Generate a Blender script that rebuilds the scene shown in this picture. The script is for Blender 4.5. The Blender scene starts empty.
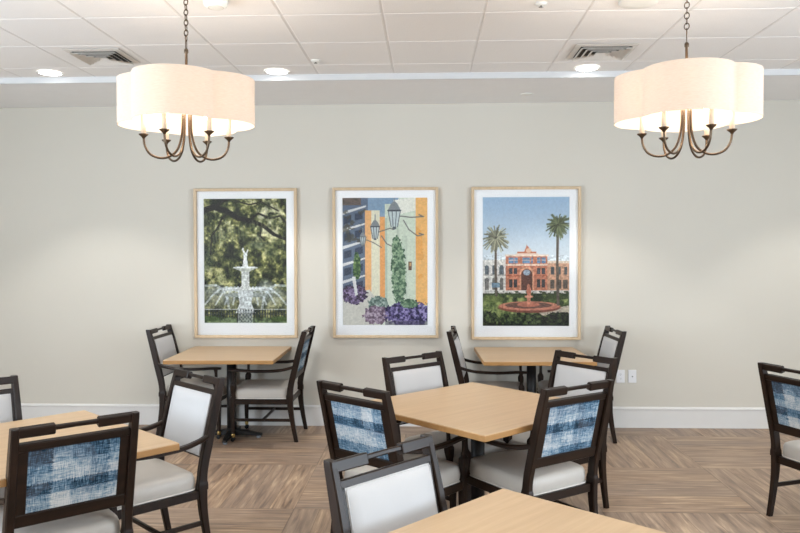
import bpy, bmesh, math, random
import numpy as np
from mathutils import Vector, Matrix

PI = math.pi
random.seed(7)
scene = bpy.context.scene
COL = scene.collection

# ------------------------------------------------------------------ helpers
class MB:
    """collects loose pieces, links them as one mesh object"""
    def __init__(self):
        self.v, self.f = [], []
        self.smooth = []

    def add(self, verts, faces, smooth=False):
        n = len(self.v)
        self.v += [tuple(p) for p in verts]
        self.f += [tuple(i + n for i in f) for f in faces]
        self.smooth += [smooth] * len(faces)
        return self

    def box(self, c, s, bevel=0.0, rot=None, seg=1):
        bm = bmesh.new()
        bmesh.ops.create_cube(bm, size=1.0)
        for v in bm.verts:
            v.co = Vector((v.co.x * s[0], v.co.y * s[1], v.co.z * s[2]))
        if bevel > 0:
            bmesh.ops.bevel(bm, geom=list(bm.edges), offset=bevel, segments=seg, profile=0.5, affect='EDGES')
        M = Matrix.Translation(Vector(c))
        if rot is not None:
            M = M @ rot
        bm.verts.ensure_lookup_table()
        vs = [M @ v.co for v in bm.verts]
        fs = [[v.index for v in f.verts] for f in bm.faces]
        bm.free()
        return self.add(vs, fs, smooth=False)

    def loft(self, rings, smooth=True, caps=True, closed=False):
        n = len(rings[0])
        vs = [p for r in rings for p in r]
        fs = []
        m = len(rings)
        for i in range(m if closed else m - 1):
            a, b = i * n, ((i + 1) % m) * n
            for j in range(n):
                k = (j + 1) % n
                fs.append((a + j, a + k, b + k, b + j))
        if caps and not closed:
            fs.append(tuple(range(n))[::-1])
            fs.append(tuple(range((m - 1) * n, m * n)))
        return self.add(vs, fs, smooth)

    def lathe(self, prof, c=(0, 0, 0), n=24, smooth=True, caps=True):
        rings = []
        for r, z in prof:
            rings.append([(c[0] + r * math.cos(2 * PI * k / n), c[1] + r * math.sin(2 * PI * k / n), c[2] + z) for k in range(n)])
        return self.loft(rings, smooth, caps)

    def tube(self, pts, rad, n=10, closed=False, smooth=True):
        P = [Vector(p) for p in pts]
        m = len(P)
        R = rad if isinstance(rad, (list, tuple)) else [rad] * m
        rings = []
        prev = None
        for i in range(m):
            if closed:
                t = (P[(i + 1) % m] - P[i - 1]).normalized()
            else:
                t = (P[min(i + 1, m - 1)] - P[max(i - 1, 0)]).normalized()
            if prev is None:
                u = t.orthogonal().normalized()
            else:
                u = (prev - t * prev.dot(t)).normalized()
            prev = u
            w = t.cross(u)
            rings.append([P[i] + (u * math.cos(2 * PI * k / n) + w * math.sin(2 * PI * k / n)) * R[i] for k in range(n)])
        return self.loft(rings, smooth, True, closed)

    def build(self, name, mat, parent=None, smooth_all=None):
        me = bpy.data.meshes.new(name)
        me.from_pydata(self.v, [], self.f)
        sm = self.smooth if smooth_all is None else [smooth_all] * len(self.f)
        me.polygons.foreach_set('use_smooth', sm)
        bm = bmesh.new(); bm.from_mesh(me)
        bmesh.ops.recalc_face_normals(bm, faces=bm.faces)
        bm.to_mesh(me); bm.free()
        me.update()
        if mat is not None:
            me.materials.append(mat)
        o = bpy.data.objects.new(name, me)
        COL.objects.link(o)
        if parent is not None:
            o.parent = parent
        return o


def crect(cx, cy, wx, wy, ch):
    """chamfered rectangle outline, 8 points"""
    x, y = wx / 2, wy / 2
    c = min(ch, x * .45, y * .45)
    return [(cx - x + c, cy - y), (cx + x - c, cy - y), (cx + x, cy - y + c), (cx + x, cy + y - c),
            (cx + x - c, cy + y), (cx - x + c, cy + y), (cx - x, cy + y - c), (cx - x, cy - y + c)]


def tag(o, label, cat, group=None, kind=None):
    if label: o['label'] = label
    if cat: o['category'] = cat
    if group: o['group'] = group
    if kind: o['kind'] = kind
    return o


def empty(name, loc=(0, 0, 0), rz=0.0):
    o = bpy.data.objects.new(name, None)
    COL.objects.link(o)
    o.location = loc
    o.rotation_euler = (0, 0, rz)
    o.empty_display_size = .1
    return o


def copy_tree(o, parent=None):
    c = o.copy()
    COL.objects.link(c)
    if parent is not None:
        c.parent = parent
    for ch in list(o.children):
        copy_tree(ch, c)
    return c


def structure(o):
    o['kind'] = 'structure'
    return o


def bias(o, name, levels=2):
    m = o.modifiers.new(name, 'SUBSURF')
    m.levels = levels
    m.render_levels = levels
    return o

# ------------------------------------------------------------------ materials
def srgb(r, g, b):
    def f(c):
        c /= 255.0
        return c / 12.92 if c <= .04045 else ((c + .055) / 1.055) ** 2.4
    return (f(r), f(g), f(b), 1.0)


class NT:
    def __init__(self, name):
        self.m = bpy.data.materials.new(name)
        self.m.use_nodes = True
        self.t = self.m.node_tree
        self.t.nodes.clear()
        self.out = self.t.nodes.new('ShaderNodeOutputMaterial')

    def n(self, kind, **kw):
        nd = self.t.nodes.new(kind)
        for k, v in kw.items():
            if k.startswith('i_'):
                key = k[2:].replace('_', ' ')
                nd.inputs[key].default_value = v
            else:
                setattr(nd, k, v)
        return nd

    def l(self, a, b):
        self.t.links.new(a, b)

    def math(self, op, a, b=None, c=None, clamp=False):
        nd = self.t.nodes.new('ShaderNodeMath')
        nd.operation = op
        nd.use_clamp = clamp
        for i, x in enumerate((a, b, c)):
            if x is None: continue
            if isinstance(x, (int, float)):
                nd.inputs[i].default_value = x
            else:
                self.l(x, nd.inputs[i])
        return nd.outputs[0]

    def mix(self, fac, a, b, blend='MIX'):
        nd = self.t.nodes.new('ShaderNodeMix')
        nd.data_type = 'RGBA'
        nd.blend_type = blend
        for idx, x in ((0, fac), (6, a), (7, b)):
            if isinstance(x, (int, float)):
                nd.inputs[idx].default_value = x
            elif isinstance(x, tuple):
                nd.inputs[idx].default_value = x
            else:
                self.l(x, nd.inputs[idx])
        return nd.outputs[2]

    def ramp(self, fac, stops):
        nd = self.t.nodes.new('ShaderNodeValToRGB')
        cr = nd.color_ramp
        while len(cr.elements) < len(stops):
            cr.elements.new(0.5)
        for e, (p, c) in zip(cr.elements, stops):
            e.position = p
            e.color = c
        self.l(fac, nd.inputs[0])
        return nd.outputs[0]

    def coords(self, kind='Object', scale=(1, 1, 1), rot=(0, 0, 0), loc=(0, 0, 0)):
        tc = self.t.nodes.new('ShaderNodeTexCoord')
        mp = self.t.nodes.new('ShaderNodeMapping')
        mp.inputs['Scale'].default_value = scale
        mp.inputs['Rotation'].default_value = rot
        mp.inputs['Location'].default_value = loc
        self.l(tc.outputs[kind], mp.inputs['Vector'])
        return mp.outputs[0]

    def noise(self, vec, scale=5, detail=3, rough=.5, dist=0):
        nd = self.t.nodes.new('ShaderNodeTexNoise')
        nd.inputs['Scale'].default_value = scale
        nd.inputs['Detail'].default_value = detail
        nd.inputs['Roughness'].default_value = rough
        nd.inputs['Distortion'].default_value = dist
        self.l(vec, nd.inputs['Vector'])
        return nd.outputs['Fac']

    def bump(self, h, strength=.2, dist=.01):
        nd = self.t.nodes.new('ShaderNodeBump')
        nd.inputs['Strength'].default_value = strength
        nd.inputs['Distance'].default_value = dist
        self.l(h, nd.inputs['Height'])
        return nd.outputs[0]

    def principled(self, color, rough=.5, metal=0.0, normal=None, spec=.5, coat=0.0, sheen=0.0):
        p = self.t.nodes.new('ShaderNodeBsdfPrincipled')
        if isinstance(color, tuple):
            p.inputs['Base Color'].default_value = color
        else:
            self.l(color, p.inputs['Base Color'])
        if isinstance(rough, (int, float)):
            p.inputs['Roughness'].default_value = rough
        else:
            self.l(rough, p.inputs['Roughness'])
        p.inputs['Metallic'].default_value = metal
        p.inputs['Specular IOR Level'].default_value = spec
        p.inputs['Coat Weight'].default_value = coat
        p.inputs['Sheen Weight'].default_value = sheen
        if normal is not None:
            self.l(normal, p.inputs['Normal'])
        self.l(p.outputs[0], self.out.inputs[0])
        return p


def m_simple(name, col, rough=.5, metal=0.0, var=.06, nscale=30, bump=0.0, spec=.5, coat=0.0):
    t = NT(name)
    v = t.coords('Object')
    nz = t.noise(v, nscale, 3)
    c2 = tuple(max(0, x * (1 - var)) for x in col[:3]) + (1,)
    c1 = tuple(min(1, x * (1 + var)) for x in col[:3]) + (1,)
    c = t.ramp(nz, [(.3, c2), (.7, c1)])
    nrm = t.bump(nz, bump, .002) if bump else None
    t.principled(c, rough, metal, nrm, spec, coat)
    return t.m


M = {}
# painted wall: warm greige with a faint roller texture
t = NT('wall_paint')
v = t.coords('Object')
n1 = t.noise(v, 1.3, 2)
n2 = t.noise(v, 180, 2)
c = t.mix(n1, srgb(210, 206, 196), srgb(206, 202, 192))
t.principled(c, .75, 0, t.bump(n2, .08, .001), .3)
M['wall'] = t.m
M['white_paint'] = m_simple('white_trim_paint', srgb(222, 221, 219), .4, 0, .01, 8)
M['soffit'] = m_simple('soffit_paint', srgb(240, 240, 240), .7, 0, .01, 8)
M['trim'] = m_simple('border_trim_paint', srgb(212, 214, 216), .7, 0, .01, 8)
M['grid_bar'] = m_simple('ceiling_grid_bar', srgb(224, 221, 218), .6, 0, .01, 8)
t = NT('ceiling_tile')
v = t.coords('Object')
n2 = t.noise(v, 240, 3)
c = t.ramp(n2, [(.35, srgb(238, 236, 234)), (.6, srgb(246, 244, 242))])
t.principled(c, .85, 0, t.bump(n2, .25, .002), .2)
M['tile'] = t.m

# basket-weave plank floor
t = NT('plank_floor')
tc = t.n('ShaderNodeTexCoord')
sp = t.n('ShaderNodeSeparateXYZ')
t.l(tc.outputs['Object'], sp.inputs[0])
B = .99
NPL = 6
x = t.math('ADD', sp.outputs[0], .87 + 40 * B)
y = t.math('ADD', sp.outputs[1], -4.79 + 40 * B)
ix = t.math('FLOOR', t.math('DIVIDE', x, B))
iy = t.math('FLOOR', t.math('DIVIDE', y, B))
par = t.math('MODULO', t.math('ADD', ix, iy), 2.0)      # 1: planks run along y
fx = t.math('FRACT', t.math('DIVIDE', x, B))
fy = t.math('FRACT', t.math('DIVIDE', y, B))
def sel(a, b):      # par ? a : b
    return t.math('ADD', t.math('MULTIPLY', par, a), t.math('MULTIPLY', t.math('SUBTRACT', 1.0, par), b))
across = sel(fx, fy)
along = sel(fy, fx)
pl = t.math('FLOOR', t.math('MULTIPLY', across, NPL))
cx = t.n('ShaderNodeCombineXYZ'); t.l(ix, cx.inputs[0]); t.l(iy, cx.inputs[1]); t.l(pl, cx.inputs[2])
wn = t.n('ShaderNodeTexWhiteNoise', noise_dimensions='3D'); t.l(cx.outputs[0], wn.inputs['Vector'])
plid = wn.outputs['Value']
# grain runs along each plank
gv = t.n('ShaderNodeCombineXYZ')
t.l(t.math('MULTIPLY', along, 1.1), gv.inputs[0])
t.l(t.math('MULTIPLY', across, 13.0), gv.inputs[1])
t.l(t.math('ADD', t.math('MULTIPLY', plid, 37.0), t.math('ADD', ix, t.math('MULTIPLY', iy, 3.7))), gv.inputs[2])
g1 = t.noise(gv.outputs[0], 2.2, 5, .6, .6)
gv2 = t.n('ShaderNodeCombineXYZ')
t.l(t.math('MULTIPLY', along, 3.0), gv2.inputs[0])
t.l(t.math('MULTIPLY', across, 60.0), gv2.inputs[1])
t.l(plid, gv2.inputs[2])
g2 = t.noise(gv2.outputs[0], 3.0, 3, .6, .2)
c = t.ramp(g1, [(.30, srgb(98, 80, 67)), (.43, srgb(146, 122, 102)), (.56, srgb(176, 150, 125)), (.70, srgb(212, 185, 154))])
c = t.mix(t.math('MULTIPLY', plid, .42), c, srgb(136, 124, 117))
c = t.mix(t.math('MULTIPLY', g2, .35), c, srgb(124, 104, 88))
# thin seams
seam = t.math('LESS_THAN', t.math('MINIMUM', t.math('FRACT', t.math('MULTIPLY', across, NPL)), t.math('MULTIPLY', t.math('MINIMUM', along, t.math('SUBTRACT', 1.0, along)), NPL)), .022)
c = t.mix(t.math('MULTIPLY', seam, .45), c, srgb(70, 55, 45))
t.principled(c, t.math('ADD', .38, t.math('MULTIPLY', g1, .15)), 0, t.bump(g2, .06, .002), .4)
M['floor'] = t.m


def wood(name, c1, c2, rough=.4, axis=0, scale=1.0, spec=.5, coat=0.0, stretch=14):
    t = NT(name)
    s = [stretch, stretch, stretch]
    s[axis] = 1.0
    v = t.coords('Object', scale=tuple(k * scale for k in s))
    a = t.noise(v, 2.0, 5, .6, .4)
    b = t.noise(v, 9.0, 3, .6, .2)
    c = t.ramp(a, [(.3, c1), (.7, c2)])
    c = t.mix(t.math('MULTIPLY', b, .25), c, c1)
    t.principled(c, rough, 0, t.bump(b, .04, .001), spec, coat)
    return t.m

M['dark_z'] = wood('espresso_wood_upright', srgb(25, 17, 12), srgb(43, 29, 21), .36, 2, spec=.24)
M['dark_x'] = wood('espresso_wood_rail', srgb(25, 17, 12), srgb(43, 29, 21), .34, 0, spec=.24)
M['dark_y'] = wood('espresso_wood_arm', srgb(25, 17, 12), srgb(43, 29, 21), .34, 1, spec=.24)
M['maple'] = wood('maple_laminate', srgb(182, 153, 119), srgb(197, 169, 135), .36, 0, 1.0, .45, 0, 18)
M['maple_edge'] = wood('ochre_table_edge', srgb(160, 118, 68), srgb(174, 132, 82), .45, 0, 1.0, .4, 0, 10)
M['frame_wood'] = wood('pale_picture_frame_wood', srgb(196, 172, 140), srgb(216, 194, 163), .45, 2, 1.0, .4)
M['black_metal'] = m_simple('black_table_base', srgb(28, 27, 27), .45, .2, .1, 40)
M['rubber'] = m_simple('black_caster_rubber', srgb(22, 22, 22), .6, 0, .1, 40)
M['brass'] = m_simple('brass_caster', srgb(190, 160, 100), .3, 1.0, .05, 40)
M['grey_glide'] = m_simple('grey_glide', srgb(130, 134, 140), .4, .3, .05, 40)
M['mat_board'] = m_simple('white_mat_board', srgb(246, 247, 248), .8, 0, .005, 20)
M['plate'] = m_simple('white_plastic_plate', srgb(232, 233, 236), .35, 0, .01, 20)
M['slot'] = m_simple('dark_socket_slot', srgb(70, 70, 72), .5, 0, .05, 20)
M['louvre'] = m_simple('white_vent_metal', srgb(214, 209, 202), .45, .0, .02, 30)
M['duct'] = m_simple('dark_duct', srgb(70, 68, 64), .8, 0, .05, 30)
M['bronze'] = m_simple('bronze_metal', srgb(92, 78, 64), .3, .9, .15, 30)
M['candle'] = m_simple('cream_candle_sleeve', srgb(226, 205, 180), .6, 0, .02, 20)
M['chrome'] = m_simple('chrome_sprinkler', srgb(190, 188, 184), .25, 1.0, .05, 40)
M['ivory'] = m_simple('white_ceiling_plastic', srgb(235, 235, 230), .4, 0, .01, 20)

# off-white woven vinyl
def fabric(name, c1, c2, rough, s=320, bump=.25, spec=.35):
    t = NT(name)
    v = t.coords('Object', scale=(1, 1, 1))
    wv = t.noise(v, s, 2)
    big = t.noise(v, 6, 3)
    c = t.mix(big, c1, c2)
    c = t.mix(t.math('MULTIPLY', wv, .12), c, srgb(150, 145, 138))
    t.principled(c, rough, 0, t.bump(wv, bump, .0015), spec)
    return t.m
M['back_pad'] = fabric('off_white_back_upholstery', srgb(192, 192, 193), srgb(185, 185, 186), .6)
M['seat_pad'] = fabric('light_grey_seat_vinyl', srgb(192, 187, 180), srgb(182, 177, 170), .42, 320, .12, .5)
M['welt'] = m_simple('pale_welt', srgb(214, 209, 202), .5, 0, .02, 60)

# blue sketchy plaid on the outside of the backs
t = NT('blue_plaid_fabric')
tc = t.n('ShaderNodeTexCoord')
oi = t.n('ShaderNodeObjectInfo')
sp = t.n('ShaderNodeSeparateXYZ'); t.l(tc.outputs['Object'], sp.inputs[0])
off = t.math('MULTIPLY', oi.outputs['Random'], 5.0)
X = sp.outputs[0]; Z = sp.outputs[2]
def comb(a, b, cc):
    k = t.n('ShaderNodeCombineXYZ')
    for i, q in enumerate((a, b, cc)):
        if isinstance(q, (int, float)): k.inputs[i].default_value = q
        else: t.l(q, k.inputs[i])
    return k.outputs[0]
vs = t.noise(comb(t.math('MULTIPLY', X, 300.0), off, t.math('MULTIPLY', Z, 24.0)), 1.0, 3, .7)       # fine vertical strokes
hs = t.noise(comb(t.math('MULTIPLY', X, 24.0), off, t.math('MULTIPLY', Z, 300.0)), 1.0, 3, .7)       # fine horizontal strokes
def wnoise(a, b, cc):
    w_ = t.n('ShaderNodeTexWhiteNoise', noise_dimensions='3D'); t.l(comb(a, b, cc), w_.inputs['Vector']); return w_.outputs['Value']
zc_ = t.math('FLOOR', t.math('ADD', t.math('MULTIPLY', Z, 14.0), t.math('ADD', off, t.math('MULTIPLY', vs, .9))))
xc_ = t.math('FLOOR', t.math('ADD', t.math('MULTIPLY', X, 13.0), t.math('ADD', off, t.math('MULTIPLY', hs, .7))))
zpos = t.math('ADD', t.math('MULTIPLY', t.math('SUBTRACT', Z, .60), 3.77), t.math('ADD', t.math('MULTIPLY', t.math('SUBTRACT', oi.outputs['Random'], .5), .30), t.math('MULTIPLY', t.math('SUBTRACT', vs, .5), .10)))
G_ = lambda q: (q, q, q, 1)
bw = t.ramp(zpos, [(0.0, G_(.45)), (.05, G_(.85)), (.26, G_(.70)), (.37, G_(.12)), (.50, G_(.22)), (.56, G_(.80)), (.72, G_(.62)), (.88, G_(.25))])
bw.node.color_ramp.interpolation = 'CONSTANT'
bsep = t.n('ShaderNodeSeparateColor'); t.l(bw, bsep.inputs[0])
bands = bsep.outputs[0]
cols = wnoise(xc_, 9.0, t.math('FLOOR', off))
cell = wnoise(xc_, zc_, 5.0)
tone = t.math('ADD', t.math('ADD', t.math('MULTIPLY', bands, .45), t.math('MULTIPLY', cols, .25)), t.math('MULTIPLY', cell, .14))
st = t.math('ADD', t.math('MULTIPLY', vs, .5), t.math('MULTIPLY', hs, .5))
tt = t.math('ADD', t.math('ADD', tone, .10), t.math('MULTIPLY', t.math('SUBTRACT', st, .5), 1.9))
c = t.ramp(tt, [(.20, srgb(26, 42, 56)), (.35, srgb(52, 82, 106)), (.49, srgb(94, 126, 150)), (.63, srgb(148, 166, 180)), (.84, srgb(204, 207, 207))])
tint = t.noise(comb(t.math('MULTIPLY', X, 9.0), 7.0, t.math('MULTIPLY', Z, 9.0)), 1.0, 2)
c = t.mix(t.math('MULTIPLY', t.math('GREATER_THAN', tint, .55), .10), c, srgb(150, 140, 140))
t.principled(c, .85, 0, t.bump(st, .2, .001), .2)
M['plaid'] = t.m

# clear glazing: straight-through with fresnel reflection
t = NT('clear_glazing')
fr = t.n('ShaderNodeFresnel'); fr.inputs[0].default_value = 1.22
tr = t.n('ShaderNodeBsdfTransparent')
gl = t.n('ShaderNodeBsdfGlossy'); gl.inputs['Roughness'].default_value = 0.02
mx = t.n('ShaderNodeMixShader')
t.l(fr.outputs[0], mx.inputs[0]); t.l(tr.outputs[0], mx.inputs[1]); t.l(gl.outputs[0], mx.inputs[2])
t.l(mx.outputs[0], t.out.inputs[0])
M['glass'] = t.m

# translucent linen shade
t = NT('cream_linen_shade')
v = t.coords('Object', scale=(1, 1, 1))
wv = t.noise(t.coords('Object', scale=(40, 40, 420)), 1.0, 2)
c = t.ramp(wv, [(.3, srgb(228, 214, 199)), (.7, srgb(237, 225, 212))])
df = t.n('ShaderNodeBsdfDiffuse'); t.l(c, df.inputs[0])
tl = t.n('ShaderNodeBsdfTranslucent'); t.l(c, tl.inputs[0])
mx = t.n('ShaderNodeMixShader'); mx.inputs[0].default_value = .30
t.l(df.outputs[0], mx.inputs[1]); t.l(tl.outputs[0], mx.inputs[2])
t.l(mx.outputs[0], t.out.inputs[0])
M['shade'] = t.m

def emis(name, col, s):
    t = NT(name)
    e = t.n('ShaderNodeEmission')
    e.inputs[0].default_value = col
    e.inputs[1].default_value = s
    t.l(e.outputs[0], t.out.inputs[0])
    return t.m
M['lens'] = emis('downlight_lens', (1, .97, .92, 1), 9.0)
M['bulb'] = emis('candle_bulb_glow', (1, .86, .68, 1), 14.0)

# ------------------------------------------------------------------ room
D = 7.096         # back wall
ZC = 3.095        # lay-in ceiling
ZS = 3.049        # underside of the plaster border along the wall
YE = D - 1.031    # where that border starts
XL, XR = -5.6, 5.4
YR = -2.2

structure(MB().box(((XL + XR) / 2, (D + YR) / 2, -.05), (XR - XL + .4, D - YR + .4, .1)).build('floor', M['floor']))
structure(MB().box(((XL + XR) / 2, D + .06, 1.6), (XR - XL + .4, .12, 3.3)).build('wall_back', M['wall']))
structure(MB().box(((XL + XR) / 2, YR - .06, 1.6), (XR - XL + .4, .12, 3.3)).build('wall_rear', M['wall']))

# side walls, out of view, with tall windows that let the daylight in
wz0, wz1 = .55, 2.75
wins = []
def side_wall(nm, xw, sgn, spans, first):
    mb = MB()
    ed = [YR]
    for yc, w in spans:
        ed += [yc - w / 2, yc + w / 2]
    ed.append(D)
    xc = xw + sgn * .06
    for i in range(0, len(ed), 2):
        mb.box((xc, (ed[i] + ed[i + 1]) / 2, 1.6), (.12, ed[i + 1] - ed[i], 3.3))
    for yc, w in spans:
        mb.box((xc, yc, (wz0 - .05) / 2), (.12, w, wz0 + .05))
        mb.box((xc, yc, (wz1 + 3.25) / 2), (.12, w, 3.25 - wz1))
    structure(mb.build(nm, M['wall']))
    for i, (yc, w) in enumerate(spans):
        f = MB()
        zc = (wz0 + wz1) / 2
        for sy in (-1, 1):
            f.box((xc, yc + sy * (w / 2 - .03), zc), (.1, .06, wz1 - wz0))
        for z in (wz0 + .03, wz1 - .03, wz1 - .6):
            f.box((xc, yc, z), (.1, w - .12, .06))
        f.box((xc, yc, zc), (.09, .05, wz1 - wz0 - .12))
        structure(f.build('window_%d' % (first + i), M['white_paint']))
        wins.append((xc + sgn * .08, yc, w, sgn))
side_wall('wall_left', XL, -1, [(-.6, 2.0), (2.1, 2.0)], 1)
side_wall('wall_right', XR, 1, [(-.6, 2.0), (2.1, 2.0)], 3)

# lay-in ceiling: T-bars with tegular tiles standing just proud of them
mb = MB()
mb.box(((XL + XR) / 2, (YE + YR) / 2, ZC + .05), (XR - XL + .2, YE - YR, .1))
gridbase = structure(mb.build('ceiling', M['grid_bar']))
G0, GY = -.2736, 4.5238
S = .61
tiles = MB()
x0 = G0 - S * math.ceil((G0 - XL) / S)
y0 = GY - S * math.ceil((GY - YR) / S)
def tile(xa, xb, ya, yb):
    e, b, d = .006, .013, .003
    if xb - xa < .1 or yb - ya < .08: return
    r = []
    for k, z in ((e, ZC + .001), (e, ZC - d * .2), (b, ZC - d)):
        r.append([(xa + k, ya + k, z), (xb - k, ya + k, z), (xb - k, yb - k, z), (xa + k, yb - k, z)])
    tiles.loft(r, smooth=False)
vent_cells = []
yy = y0
while yy < YE - .05:
    xx = x0
    while xx < XR:
        tile(max(xx, XL), min(xx + S, XR), max(yy, YR), min(yy + S, YE))
        xx += S
    yy += S
tl_ = tiles.build('tiles', M['tile'], gridbase)

# plaster border with a small cove moulding on its front edge
mb = MB()
mb.box(((XL + XR) / 2, (YE + D) / 2, (ZS + 3.25) / 2), (XR - XL, D - YE, 3.25 - ZS))
structure(mb.build('ceiling_border', M['soffit']))
prof = [(0, ZC + .0), (-.014, ZC + .0), (-.014, ZS - .002), (-.010, ZS - .006), (0.0, ZS - .006)]
mb = MB()
mb.loft([[(xq, YE + a, z) for a, z in prof] for xq in (XL, XR)], smooth=False)
structure(mb.build('trim_1', M['trim']))

# baseboard with a moulded cap
BT = .196
prof = [(0, 0.0), (-.016, 0.0), (-.016, BT - .028), (-.022, BT - .024), (-.022, BT - .014), (-.012, BT - .004), (0, BT)]
mb = MB()
mb.loft([[(xq, D + a, z) for a, z in prof] for xq in (XL, XR)], smooth=False)
structure(mb.build('baseboard_back', M['white_paint']))
for sx, nm, xw in ((1, 'left', XL), (-1, 'right', XR)):
    mb = MB()
    mb.loft([[(xw - a * sx, yq, z) for a, z in prof] for yq in (YR, D - .02)], smooth=False)
    structure(mb.build('baseboard_' + nm, M['white_paint']))

# ------------------------------------------------------------------ chairs
RK = math.atan(.236)                    # rake of the back
BY, BZ = -.264, .46                     # foot of the back plane
def bp(x, s, n):                        # back plane: x across, s up along it, n forwards
    return (x, BY - s * math.sin(RK) + n * math.cos(RK), BZ + s * math.cos(RK) + n * math.sin(RK))
BR = Matrix.Rotation(RK, 4, 'X')

def rings_z(pts, ch=.004):
    return [[(px, py, z) for px, py in crect(x, y, wx, wy, ch)] for x, y, z, wx, wy in pts]

def interp(pts, sub=4):
    """catmull-rom through tuples"""
    out = []
    n = len(pts)
    for i in range(n - 1):
        p0, p1, p2, p3 = pts[max(i - 1, 0)], pts[i], pts[i + 1], pts[min(i + 2, n - 1)]
        for k in range(sub):
            u = k / sub
            out.append(tuple(.5 * ((2 * b) + (-a + c) * u + (2 * a - 5 * b + 4 * c - d) * u * u + (-a + 3 * b - 3 * c + d) * u ** 3)
                             for a, b, c, d in zip(p0, p1, p2, p3)))
    out.append(pts[-1])
    return out

def make_chair():
    root = empty('dining_chair')
    for s in (-1, 1):
        mb = MB()                       # rear leg runs up into the back post
        path = interp([(s * .240, -.315, 0, .030, .034), (s * .241, -.290, .13, .032, .038), (s * .244, -.268, .27, .035, .046),
                       (s * .246, -.262, .385, .037, .054)], 3)
        mb.loft(rings_z(path, .005), smooth=False)
        path = interp([(s * .246, -.262, .375, .041, .062), (s * .246, -.262, .405, .041, .062), (s * .246, -.263, .43, .036, .052), (s * .245, -.272, .50, .036, .052),
                       (s * .243, -.301, .62, .036, .054), (s * .241, -.350, .82, .034, .052), (s * .2405, -.384, .945, .032, .044),
                       (s * .2405, -.389, .968, .030, .040)], 3)
        mb.loft(rings_z(path, .005), smooth=False)
        mb.build('back_post', M['dark_z'], root)
        mb = MB()                       # front leg
        mb.loft(rings_z([(s * .238, .245, .052, .028, .028), (s * .240, .245, .28, .040, .040), (s * .240, .245, .385, .044, .044)], .006), smooth=False)
        leg = mb.build('leg', M['dark_z'], root)
        mb = MB()                       # caster: brass socket and stem, black wheel
        mb.lathe([(.0135, .036), (.0145, .040), (.016, .048), (.0165, .066), (.0145, .068)], (s * .238, .245, 0), 14)
        cap = mb.build('caster_socket', M['brass'], leg)
        mb = MB()
        rw = .0185
        for sd in (-.0105, .0105):
            rings = []
            for q, rr in ((-.007, rw * .7), (-.005, rw), (.005, rw), (.007, rw * .7)):
                rings.append([(s * .238 + sd + q, .245 + rr * math.cos(2 * PI * k / 18), rw + rr * math.sin(2 * PI * k / 18)) for k in range(18)])
            mb.loft(rings)
        mb.build('caster_wheel', M['rubber'], leg)
        mb = MB()                       # arm support: vase shoulder then slim stem
        path = interp([(s * .250, .235, .375, .038, .042), (s * .254, .235, .415, .030, .034), (s * .257, .233, .47, .044, .048),
                       (s * .258, .232, .505, .046, .050), (s * .259, .231, .530, .024, .028), (s * .262, .23, .58, .020, .024),
                       (s * .265, .228, .622, .024, .032)], 3)
        mb.loft(rings_z(path, .006), smooth=False)
        mb.build('arm_support', M['dark_z'], root)
        mb = MB()                       # arm: leaves the post high, dips, runs flat
        rr = []
        for x, y, z, w, h in interp([(s * .250, -.300, .660, .024, .028), (s * .258, -.235, .641, .030, .026), (s * .268, -.13, .625, .036, .024),
                                     (s * .274, .04, .622, .040, .022), (s * .268, .19, .630, .038, .022), (s * .264, .275, .630, .030, .020)], 4):
            rr.append([(px, y, pz) for px, pz in crect(x, z, w, h, .006)])
        mb.loft(rr, smooth=False)
        mb.build('arm', M['dark_y'], root)
    # top rail: two thick blocks joined by a slim grip
    mb = MB()
    def sect(x, h, d, off=0.0):
        return [bp(x, .499 + off + b, a) for a, b in crect(0, 0, d, h, .004)]
    r = []
    for x, h, d, o_ in ((-.250, .040, .032, 0), (-.090, .042, .032, 0), (-.086, .038, .029, 0), (-.0855, .019, .020, .003), (0, .018, .019, .004), (.0855, .019, .020, .003),
                    (.086, .038, .029, 0), (.090, .042, .032, 0), (.250, .040, .032, 0)):
        r.append(sect(x, h, d, o_))
    mb.loft(r, smooth=False)
    mb.build('top_rail', M['dark_x'], root)
    # upholstery frame
    fr = empty('back_frame'); fr.parent = root
    COLs = fr
    mb = MB()
    mb.box(bp(0, .434, .000), (.455, .028, .036), .004, BR)
    mb.box(bp(0, .108, .000), (.455, .028, .058), .004, BR)
    for s in (-1, 1):
        mb.box(bp(s * .206, .27, .002), (.044, .024, .32), .003, BR)
    mb.build('back_frame', M['dark_x'], root)
    bpy.data.objects.remove(fr)
    # inner pad: convex
    mb = MB()
    N = 10
    W, H0, H1 = .211, .088, .424
    vs, fs = [], []
    for j in range(N + 1):
        for i in range(N + 1):
            u, w = i / N * 2 - 1, j / N * 2 - 1
            uu = math.copysign(1 - (1 - abs(u)) ** 1.6, u)
            ww = math.copysign(1 - (1 - abs(w)) ** 1.6, w)
            b = (max(0, 1 - abs(uu) ** 6) ** .5) * (max(0, 1 - abs(ww) ** 6) ** .5)
            vs.append(bp(uu * W, (H0 + H1) / 2 + ww * (H1 - H0) / 2, .014 + .018 * b + .006 * (1 - uu * uu) * (1 - ww * ww)))
            fs += [(j * (N + 1) + i, j * (N + 1) + i + 1, (j + 1) * (N + 1) + i + 1, (j + 1) * (N + 1) + i)] if i < N and j < N else []
    mb.add(vs, fs, True)
    mb.box(bp(0, (H0 + H1) / 2, .008), (2 * W, .012, H1 - H0), 0, BR)
    pad = mb.build('back_cushion', M['back_pad'], root)
    mb = MB()
    k = .004
    loop = [bp(x, s, .017) for x, s in ((-W + k, H0 + k), (-W + k, H1 - .01), (-W + .01, H1 - k), (W - .01, H1 - k), (W - k, H1 - .01), (W - k, H0 + k))]
    mb.tube(loop, .0028, 6)
    mb.build('piping', M['back_pad'], pad)
    # outer plaid panel
    mb = MB()
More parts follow.
